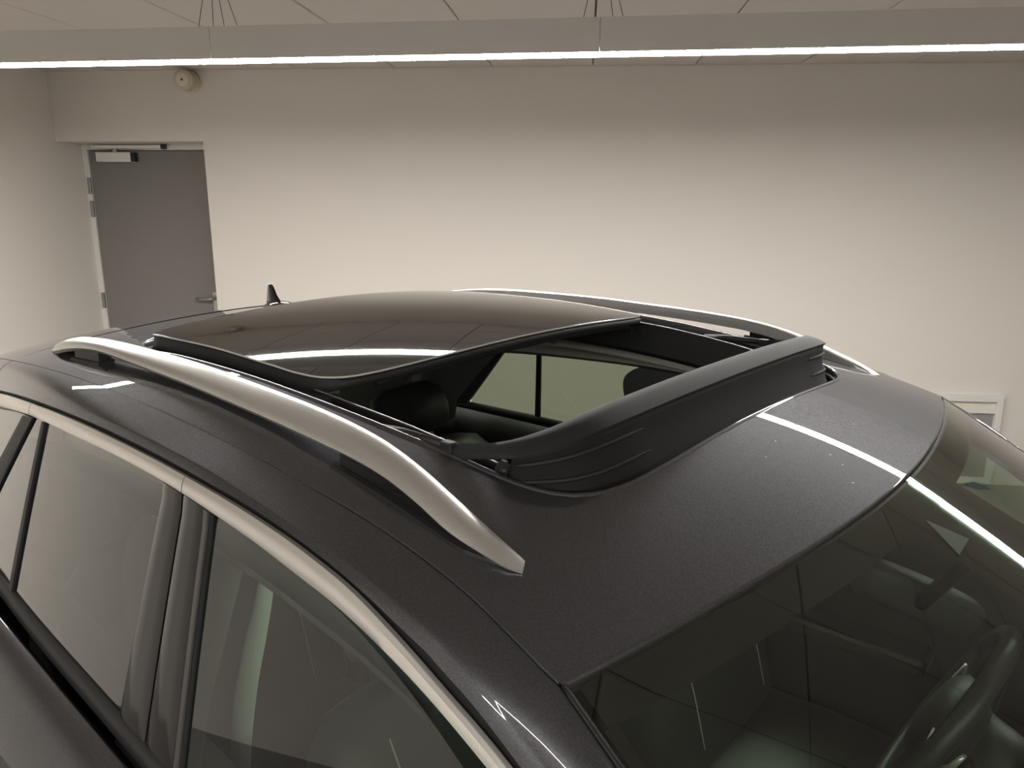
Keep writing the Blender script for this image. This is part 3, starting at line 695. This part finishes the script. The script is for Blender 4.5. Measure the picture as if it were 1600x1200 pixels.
plip('glass_edge', [(0, 0), (.0005, -.0002), (.0007, -.0008), (.0006, -.0024)], princ('polished_glass_edge', (.55, .55, .52), rough=.2, coat=1), gpan)
sk = np.clip((np.abs(GPL[:, 1])-.30)/.07, 0, 1)*np.clip((-.47-GPL[:, 0])/.10, 0, 1); sk = .40+.60*sk
plip('panel_skirt', [(.0004, -.0025), (-.001, -.0036), (-.0008, -.007), (.0012, -.020), (.0012, -.036), (-.02, -.038), (-.05, -.034)], TRIMGR, gpan, sk)
inn = GPL*np.array([.96, .93])+np.array([-.028, 0])
vv, ff = cdt_fill(inn, [], .05)
raw('panel_underside', np.column_stack([vv, zpan(vv[:, 0], vv[:, 1])-.016]), ff[:, ::-1], BLACKM, gpan, True, None, UC)
ft = [(float(np.interp(abs(y), [0, .2, .3], [-.458, -.463, -.475])), y) for y in np.linspace(-.30, .30, 40)]
tube('front_seal', [(a+.001, b, float(zpan(a, b))-.0125) for a, b in ft], .0042, RUBBER, gpan, UC, 8)
tube('front_frame_tube', [(a-.010, b, float(zpan(a, b))-.020) for a, b in ft], .0060, TRIMGR, gpan, UC, 8)
for y in (-.245, .06):
    box('front_clip', -.486, -.466, y-.008, y+.008, float(zpan(-.47, y))-.030, float(zpan(-.47, y))-.020, TRIMGR, gpan, UC, .001)
for sgn in (1, -1):
    for (xa, xb, ya, yb, za, zb_) in ((-.56, -.48, .372, .384, -.030, -.020), (-.53, -.515, .366, .392, -.042, -.026), (-.50, -.488, .366, .392, -.040, -.026), (-.52, -.498, .378, .386, -.050, -.034)):
        z = float(zpan((xa+xb)/2, .38)); box('lift_mechanism', xa, xb, -sgn*ya, -sgn*yb, z+za, z+zb_, BLACKM, gpan, UC, .0015)

# ---- sunroof frame: channels, ledge, track
ix = lambda y: -.125
for sgn in (1, -1):
    X = np.linspace(-.14, -1.0, 60)
    hw = np.interp(X, [-1.0, -.9, -.43, -.3, -.22, -.17, -.14], [.395, .404, .408, .402, .395, .388, .379])-.006
    prof = [(0, -.014), (0, -.036), (-.012, -.037), (-.012, -.030), (-.016, -.030), (-.016, -.037), (-.028, -.037), (-.029, -.0075), (-.0325, -.0075), (-.034, -.042), (-.042, -.060)]
    G = [[(x, -sgn*(h+a), float(zroof(x, .40))+b+ (.0)) for a, b in prof] for x, h in zip(X, hw)]
    sharp(patch('guide_track', G, BLACKM, CAR, True, UC), .5)
    tube('track_edge', [(x, -sgn*(h-.031), float(zroof(x, .40))-.0065) for x, h in zip(X, hw)], .0013, SATIN if False else STEEL, CAR, UC, 5)
    tube('drive_cable', [(x, -sgn*(h-.020), float(zroof(x, .40))-.031) for x, h in zip(X[8:], hw[8:])], .0028, TRIMGR, CAR, UC, 6)
    for xa in (-.335, -.30, -.262):
        z = float(zroof(xa, .40)); box('slider_shoe', xa-.012, xa+.010, -sgn*.366, -sgn*.386, z-.034, z-.020, BLACKM, CAR, UC, .0015)
    # headliner beside the opening: frame edge, cloth roll, then trim above the door
    Gh = []; Gi = []
    for x in np.linspace(-1.2, -.10, 40):
        zt = float(zroof(x, .40)); zw = float(zCL(x))-.060
        Gi.append([(x, -sgn*y, zz) for y, zz in ((.352, zt-.058), (.358, zt-.066), (.385, zt-.068), (.42, zt-.068))])
        Gh.append([(x, -sgn*y, zz) for y, zz in ((.418, zt-.062), (.421, zt-.064), (.4235, zt-.070), (.427, zt-.096), (.436, zt-.101), (.47, zt-.104), (.508, zw+.008), (.515, zw))])
    patch('opening_surround', Gi, BLACKM, CAR, True, UC); patch('headliner_side', Gh, HEADL, CAR, True, UC)
    Gt = [[(x, -sgn*y, z) for y, z in ((.515, float(zCL(x))-.058), (.535, float(zCL(x))-.070), (.553, float(zCL(x))-.072), (.556, float(zCL(x))-.060))] for x in np.linspace(-1.2, -.12, 30)]
    patch('door_top_trim', Gt, GREYTRIM, CAR, True, UC)
# front cross frame under the deflector
G = [[(x, t*.375, float(zroof(-.1, t*.375))+dz) for t in np.linspace(-1, 1, 31)] for x, dz in ((-.093, -.012), (-.094, -.036), (-.125, -.040), (-.128, -.030), (-.131, -.030), (-.132, -.062))]
sharp(patch('front_cross_frame', G, BLACKM, CAR, True, UC), .5)
patch('front_headliner', [[(x, t*.46, float(zroof(x, t*.46))-.062) for t in np.linspace(-1, 1, 21)] for x in (-.125, -.06, -.012)], HEADL, CAR, True, UC)
patch('rear_headliner', [[(x, t*.45, float(zroof(x, t*.45))-.055) for t in np.linspace(-1, 1, 21)] for x in np.linspace(-1.55, -.95, 10)], HEADL, CAR, True, UC)

# ---- wind deflector
BT = [(-.148, 0, 1.511), (-.148, .1, 1.5105), (-.148, .2, 1.5085), (-.149, .27, 1.5055), (-.152, .300, 1.502), (-.1585, .325, 1.4970), (-.1705, .350, 1.490), (-.190, .374, 1.4825), (-.212, .383, 1.4765), (-.235, .387, 1.4725), (-.252, .388, 1.470)]
FR = [(-.121, 0, 1.4985), (-.121, .1, 1.498), (-.121, .2, 1.4965), (-.1215, .27, 1.4945), (-.124, .308, 1.4925), (-.131, .338, 1.488), (-.146, .364, 1.4815), (-.170, .386, 1.4745), (-.200, .3925, 1.4685), (-.228, .3945, 1.4635), (-.252, .3945, 1.4615)]
BO = [(-.0985, 0, 1.437), (-.0985, .1, 1.4365), (-.0988, .2, 1.433), (-.1005, .262, 1.430), (-.105, .290, 1.427), (-.113, .318, 1.4245), (-.129, .345, 1.424), (-.148, .364, 1.426), (-.165, .379, 1.4285), (-.178, .382, 1.4305)]
bt_, fr_, bo_ = curve3(BT, 60), curve3(FR, 60), curve3(BO, 60)
def both(h): return np.concatenate([(h*np.array([1, -1, 1.]))[::-1], h[1:]])
bt2, fr2 = both(bt_), both(fr_)
DEF = patch('wind_deflector', [[b, b+np.array([.004, 0, .0016]), b*.6+f_*.4+np.array([.002, 0, .0025]), b*.3+f_*.7+np.array([.0025, 0, .0014]), f_, f_+np.array([-.001, 0, -.003]), f_+np.array([-.008, 0, -.005]), b+np.array([-.001, 0, -.012]), b+np.array([-.002, 0, -.002])] for b, f_ in zip(bt2, fr2)], TRIMGR, CAR, True, UC, closev=True, cap=True)
sharp(DEF, .9)
frs = curve3(FR[:8], 60)      # the fabric ends before the arm
fs2, bo2 = both(frs), both(bo_)
fg = []
for a, b in zip(fs2, bo2):
    a = a+np.array([-.003, 0, -.002]); row = []
    for t in np.linspace(0, 1, 9):
        p = a+(b-a)*t; p = p+np.array([-.004*math.sin(math.pi*t), 0, 0]); row.append(p)
    fg.append(row)
fg = np.array(fg)
solid(patch('deflector_fabric', fg, FABRIC, DEF, True, UC), .0015)
for sgn in (1, -1):
    for tt, i0, i1 in ((.30, 1, 26), (.66, 1, 27)):
        j = int(round(tt*8)); row = fg[:, j] if sgn > 0 else fg[::-1, j]
        P = np.array([row[i]*(1-tt*8+j)+0 if False else row[i] for i in range(i0, i1)])
        # proud rib on the outside of the fabric
        c = np.array([-.25, 0, 0]); out_ = P-np.array([-.25, 0, 1.46]); out_[:, 2] = 0; out_ /= np.linalg.norm(out_, axis=1)[:, None]
        rr = np.interp(np.linspace(0, 1, len(P)), [0, .1, .85, 1], [.0016, .0024, .0024, .0006])
        tube('fabric_rib', P+out_*.0012, rr, TRIMGR, DEF, UC, 6)
    # arm end, joint and spring bracket
    box('arm_joint', -.264, -.248, -sgn*.385, -sgn*.397, 1.460, 1.4715, BLACKM, DEF, UC, .002)
    tube('arm_link', [(-.262, -sgn*.391, 1.466), (-.33, -sgn*.389, 1.4655), (-.37, -sgn*.388, 1.462)], .0052, BLACKM, DEF, UC, 8)
    br = [(-.214, 1.438), (-.196, 1.438), (-.186, 1.445), (-.181, 1.456), (-.186, 1.463), (-.192, 1.464), (-.197, 1.459), (-.204, 1.447), (-.214, 1.446)]
    V = [(x, -sgn*.378, z) for x, z in br]+[(x, -sgn*.382, z) for x, z in br]; n = len(br)
    o = raw('spring_bracket', V, [tuple(range(n)), tuple(range(2*n-1, n-1, -1))]+[(i, (i+1) % n, n+(i+1) % n, n+i) for i in range(n)], TRIMGR, DEF, False, None, UC); fixnormals(o)
    tube('pivot_pin', [(-.187, -sgn*.374, 1.4545), (-.187, -sgn*.386, 1.4545)], .0035, BLACKM, DEF, UC, 10)
    tube('pivot_pin', [(-.209, -sgn*.374, 1.442), (-.209, -sgn*.386, 1.442)], .0028, STEEL, DEF, UC, 10)

# ---- shark fin antenna
ab = []
for x in np.linspace(-1.245, -1.115, 16):
    t = (x+1.18)/.065; wd = .017*math.sqrt(max(.02, 1-t*t)); zb = float(zroof(x, 0)); h = .010*max(.1, 1-t*t)
    ab.append([(x, wd*c, zb-.002+(h+.002)*max(0, s_)) for c, s_ in ((-1, 0), (-.85, .55), (-.4, .95), (0, 1), (.4, .95), (.85, .55), (1, 0))])
AN = patch('antenna_base', ab, BLACKG, CAR, True, UC, closev=True, cap=True)
fin = []
z0_ = float(zroof(-1.2, 0))
for h, xa, xb, wd in ((0, -1.226, -1.158, .0085), (.010, -1.224, -1.174, .0065), (.022, -1.222, -1.186, .0048), (.034, -1.2195, -1.193, .0036), (.040, -1.217, -1.198, .0024), (.0425, -1.214, -1.203, .0008)):
    L_ = (xb-xa); fin.append([(xa+L_*s_, wd*q, z0_+.004+h) for s_, q in ((0, 0), (.12, -.8), (.4, -1), (.75, -.7), (1, 0), (.75, .7), (.4, 1), (.12, .8))])
patch('antenna_fin', fin, BLACKG, AN, True, UC, closev=True, cap=True)

# ---- interior
box('cabin_floor', -1.6, .75, -.60, .60, FLOORZ+.16, FLOORZ+.20, BLACKM, CAR, UC)
for sgn in (1, -1):
    G = [[(x, -sgn*(y-tp), z) for y, z in ((.612, BELT+.004), (.585, BELT-.012), (.570, BELT-.05), (.575, .95), (.56, .80), (.60, .60), (.60, FLOORZ+.18))] for x, tp in [(xq, .006+float(np.interp(xq, [-1.6, -1.2, -.4, .3, .6], [.12, .035, 0, .0, .02]))) for xq in np.linspace(-1.6, .55, 40)]]
    patch('door_card', G, DASH, CAR, True, UC)
    box('arm_rest', -.36, .05, -sgn*.50, -sgn*.575, .86, .90, LEATHER, CAR, UC, .012)
    # pillar trims seen through the glass
    ins = lambda x, z: float(ys(x, z))-.030
    tr_ = curve3([(-.385, 1.345, 0), (-.56, 1.345, 0), (-.62, 1.335, 0), (-.655, 1.305, 0), (-.66, 1.27, 0), (-.63, 1.20, 0), (-.60, BELT-.02, 0)], 40)[:, :2]
    vq, fq = cdt_fill(np.concatenate([tr_, [(-.41, BELT-.02), (-.41, 1.2)]]), [], .03)
    raw('pillar_trim', np.column_stack([vq[:, 0], -sgn*(ys(vq[:, 0], vq[:, 1])-.034), vq[:, 1]]), fq, GREYTRIM, CAR, True, None, UC)
    ed = curve3([(-.345, 1.362), (-.385, 1.350), (-.408, 1.325), (-.425, 1.28), (-.448, 1.225), (-.488, 1.12), (-.512, 1.02), (-.52, .93)], 30)
    wd_ = np.interp(ed[:, 1], [.93, 1.02, 1.12, 1.225, 1.325, 1.36], [.023, .025, .026, .023, .015, .011])
    Gs = [[(x+w_*k, -sgn*(.520+dy), z+w_*k*.38) for k, dy in ((-1, -.003), (-.5, .002), (.5, .002), (1, -.003))] for (x, z), w_ in zip(ed, wd_)]
    o = patch('belt_strap', Gs, PILTRIM, CAR, True, UC); o['label'] = 'pale strap beside the door pillar'
    patch('rear_quarter_trim', [[(x, -sgn*(y-(-1.2-x)*.12), z) for y, z in ((.38, float(zroof(x, .40))-.05), (.435, float(zroof(x, .43))-.075), (.455, 1.25), (.47, 1.10), (.49, .9))] for x in np.linspace(-1.20, -1.56, 6)], GREYTRIM, CAR, True, UC)
    Gc = [[(x, -sgn*y, z) for x, y, z in row] for row in (((-.985, .515, 1.345), (-1.06, .475, 1.40), (-1.25, .44, 1.405)), ((-1.09, .525, 1.25), (-1.13, .49, 1.28), (-1.30, .45, 1.29)), ((-1.175, .535, 1.165), (-1.20, .50, 1.16), (-1.34, .46, 1.16)), ((-1.19, .54, 1.11), (-1.22, .50, 1.09), (-1.36, .46, 1.08)))]
    patch('rear_pillar_trim', Gc, GREYTRIM, CAR, True, UC)
    Ga = [[(x, -sgn*(y-d), z-e) for d, e in ((.001, .008), (.006, .014), (.008, .026), (-.010, .034))] for x, y, z in [(xq, float(Dcurve(xq)[0]), float(Dcurve(xq)[1])) for xq in np.linspace(.0, .60, 14)]]
    patch('front_pillar_trim', Ga, BLACKM, CAR, True, UC)

def seat(cx_, cy_, wd, name, hz=1.19, rear=False):
    st = empty(name); st.parent = CAR
    def blob(nm, rows, mat, parent): return patch(nm, rows, mat, parent, True, UC, closev=True, cap=True)
    def srect(c, ax, ay, a, b, p=4, n=24):
        R = []
        for t in np.linspace(0, 2*math.pi, n, endpoint=False):
            q, r = math.cos(t), math.sin(t); R.append(c+ax*a*np.sign(q)*abs(q)**(2/p)+ay*b*np.sign(r)*abs(r)**(2/p))
        return R
    X_, Y_, Z_ = np.eye(3); lean = np.array([-.30, 0, .954])
    perp = np.array([.954, 0, .30])
    base = np.array([cx_, cy_, .80])
    rows = [srect(base+lean*h, Y_, perp, wd*k, d) for h, k, d in ((-.12, .80, .05), (-.08, .95, .075), (.05, 1, .08), (.18, .98, .075), (.27, .86, .065), (.315, .70, .05), (.33, .5, .02))]
    bk = blob('backrest', rows, LEATHER, st)
    cu = blob('cushion', [srect(np.array([cx_+xx, cy_, .66+zz]), Y_, Z_, wd*k, h, 4) for xx, zz, k, h in ((-.05, 0, .8, .05), (0, 0, 1, .07), (.20, .01, 1, .075), (.33, .015, .95, .07), (.38, .005, .8, .045))], LEATHER, st)
    hr = blob('headrest', [srect(base+lean*(.355+h), Y_, perp, .115*k, d, 3) for h, k, d in ((0, .7, .03), (.015, .95, .042), (.06, 1, .045), (.105, .9, .04), (.125, .6, .02))], LEATHER, st)
    for s_ in (-1, 1):
        tube('headrest_post', [base+lean*.30+Y_*s_*.05, base+lean*.38+Y_*s_*.05], .006, STEEL, st, UC, 6)
        P = [base+lean*h+Y_*s_*wd*.55+perp*(d+.0015) for h, d in ((-.05, .077), (.05, .080), (.15, .0765), (.24, .068), (.29, .058))]
        tube('seam', curve3(P, 20), .0012, THREAD, bk, UC, 4)
    return st
seat(-.30, -.30, .225, 'front_seat'); seat(-.30, .30, .225, 'front_seat')
for yq in (-.30, .30): seat(-.98, yq, .26, 'rear_seat')
box('centre_console', -.35, .30, -.075, .075, .55, .78, DASH, CAR, UC, .02)
patch('dashboard', [[(x+.20*(1-t*t)*k, t*.57, z) for t in np.linspace(-1, 1, 25)] for x, z, k in ((.60, .955, 1), (.45, .965, .6), (.33, .955, .3), (.27, .92, .1), (.25, .86, .05), (.27, .72, 0))], DASH, CAR, True, UC)
patch('instrument_hood', [[(x, .30+t*.17, z+h*(1-t*t)) for t in np.linspace(-1, 1, 17)] for x, z, h in ((.46, .955, .01), (.36, .955, .06), (.27, .945, .065), (.255, .925, .04))], DASH, CAR, True, UC)
# steering wheel
SW = empty('steering_wheel'); SW.parent = CAR
sc = np.array([.115, .30, .935]); tilt = math.radians(25)
ax1 = np.array([0, 1., 0]); ax2 = np.array([math.sin(tilt), 0, math.cos(tilt)]); axn = np.array([-math.cos(tilt), 0, math.sin(tilt)])
tube('wheel_ring', [sc+.165*(math.cos(t)*ax1+math.sin(t)*ax2) for t in np.linspace(0, 2*math.pi, 48, endpoint=False)], .0155, LEATHER, SW, UC, 12, False, True)
R_ = [[sc+axn*d+rr*(math.cos(t)*ax1*1.1+math.sin(t)*ax2) for t in np.linspace(0, 2*math.pi, 28, endpoint=False)] for rr, d in ((.05, -.05), (.075, -.02), (.078, .005), (.06, .02), (.02, .026))]
patch('airbag_cover', R_, DASH, SW, True, UC, closev=True, cap=True)
for t, wd in ((0, .030), (math.pi, .030), (-math.pi/2, .024)):
    d = math.cos(t)*ax1+math.sin(t)*ax2; q = np.cross(axn, d)
    bevel(patch('wheel_spoke', [[sc+d*r+q*k*wd*f_+axn*e for k, e in ((-1, -.008), (-1, .006), (1, .006), (1, -.008))] for r, f_ in ((.06, 1.1), (.155, .75))], TRIMGR, SW, False, UC, closev=True, cap=True), .003)
    if t != -math.pi/2:
        tube('spoke_trim', [sc+d*r+q*k*wd*.95+axn*.007 for r, k in ((.075, .9), (.140, .85), (.146, .3), (.140, -.85))], .0022, CHROME, SW, UC, 6)
        P0 = sc-axn*.030+d*.10
        tube('shift_paddle', [P0+ax2*.0, P0+d*.03+ax2*.03, P0+d*.035+ax2*.06], .007, CHROME, SW, UC, 6, squash=.5)
tube('steering_column', [sc-axn*.03, sc-axn*.16], .055, BLACKM, CAR, UC, 16)
for s_ in (-1, 1): tube('column_stalk', [sc-axn*.055+ax1*.04*s_, sc-axn*.05+ax1*.17*s_+ax2*.02], .009, BLACKM, CAR, UC, 8)
# inside mirror
mi = np.array([.090, .135, 1.200])
def sre(c, ax, ay, a, b, p=4, n=24): return [c+ax*a*np.sign(math.cos(t))*abs(math.cos(t))**(2/p)+ay*b*np.sign(math.sin(t))*abs(math.sin(t))**(2/p) for t in np.linspace(0, 2*math.pi, n, endpoint=False)]
mY = np.array([.119, .070, -.052]); mY /= np.linalg.norm(mY); mX = np.cross(mY, np.array([0, 0, 1.])); mX /= np.linalg.norm(mX); mZ = np.cross(mX, mY)
patch('inside_mirror', [sre(mi+mX*d, mY, mZ, .088*k, .030*k, 4) for d, k in ((-.012, .96), (-.010, 1), (.0, 1), (.010, .93), (.016, .80), (.018, .5))], BLACKM, CAR, True, UC, closev=True, cap=True)
tube('mirror_stem', [mi+mX*.014, ws_pt(.13, .05, -.012)], .010, BLACKM, CAR, UC, 10)
for yq in (-.28, .30):
    bevel(patch('sun_visor', [[(x, yq+s_*.17, 1.352+dz) for s_, dz in ((-1, 0), (-1, .012), (1, .012), (1, 0))] for x in (.015, -.10)], HEADL, CAR, False, UC, closev=True, cap=True), .004)

o = raw('blue_tag', [(.056, .55, 1.233), (.073, .545, 1.243), (.098, .55, 1.235), (.078, .556, 1.228), (.056, .552, 1.230), (.073, .548, 1.240), (.098, .553, 1.232), (.078, .559, 1.225)], [(0, 1, 2, 3), (7, 6, 5, 4), (0, 4, 5, 1), (1, 5, 6, 2), (2, 6, 7, 3), (3, 7, 4, 0)], BLUE, CAR, False, None, UC); o['label'] = 'small blue tag behind the windscreen'
# ---- dried flecks on the roof
bmv, bmf = [], []
for (x, y, r_) in ((-.045, .005, .0024), (-.04, -.07, .0011), (.012, -.035, .0012), (.030, -.045, .001), (.052, -.075, .0014), (-.03, -.12, .0008), (-.005, .10, .0008)):
    b0 = len(bmv); z = float(zroof(x, y))
    for k in range(6):
        t = k*math.pi/3+.3; q = r_*(.7+.6*random.random()); bmv.append((x+q*math.cos(t), y+q*math.sin(t), z+.0002))
    bmv.append((x, y, z+r_*.5)); bmf += [(b0+k, b0+(k+1) % 6, b0+6) for k in range(6)]
o = raw('dried_flecks', bmv, bmf, FLECK, CAR, False, None, UC)
tag(o, 'tiny pale dried flecks', None, kind='stuff')
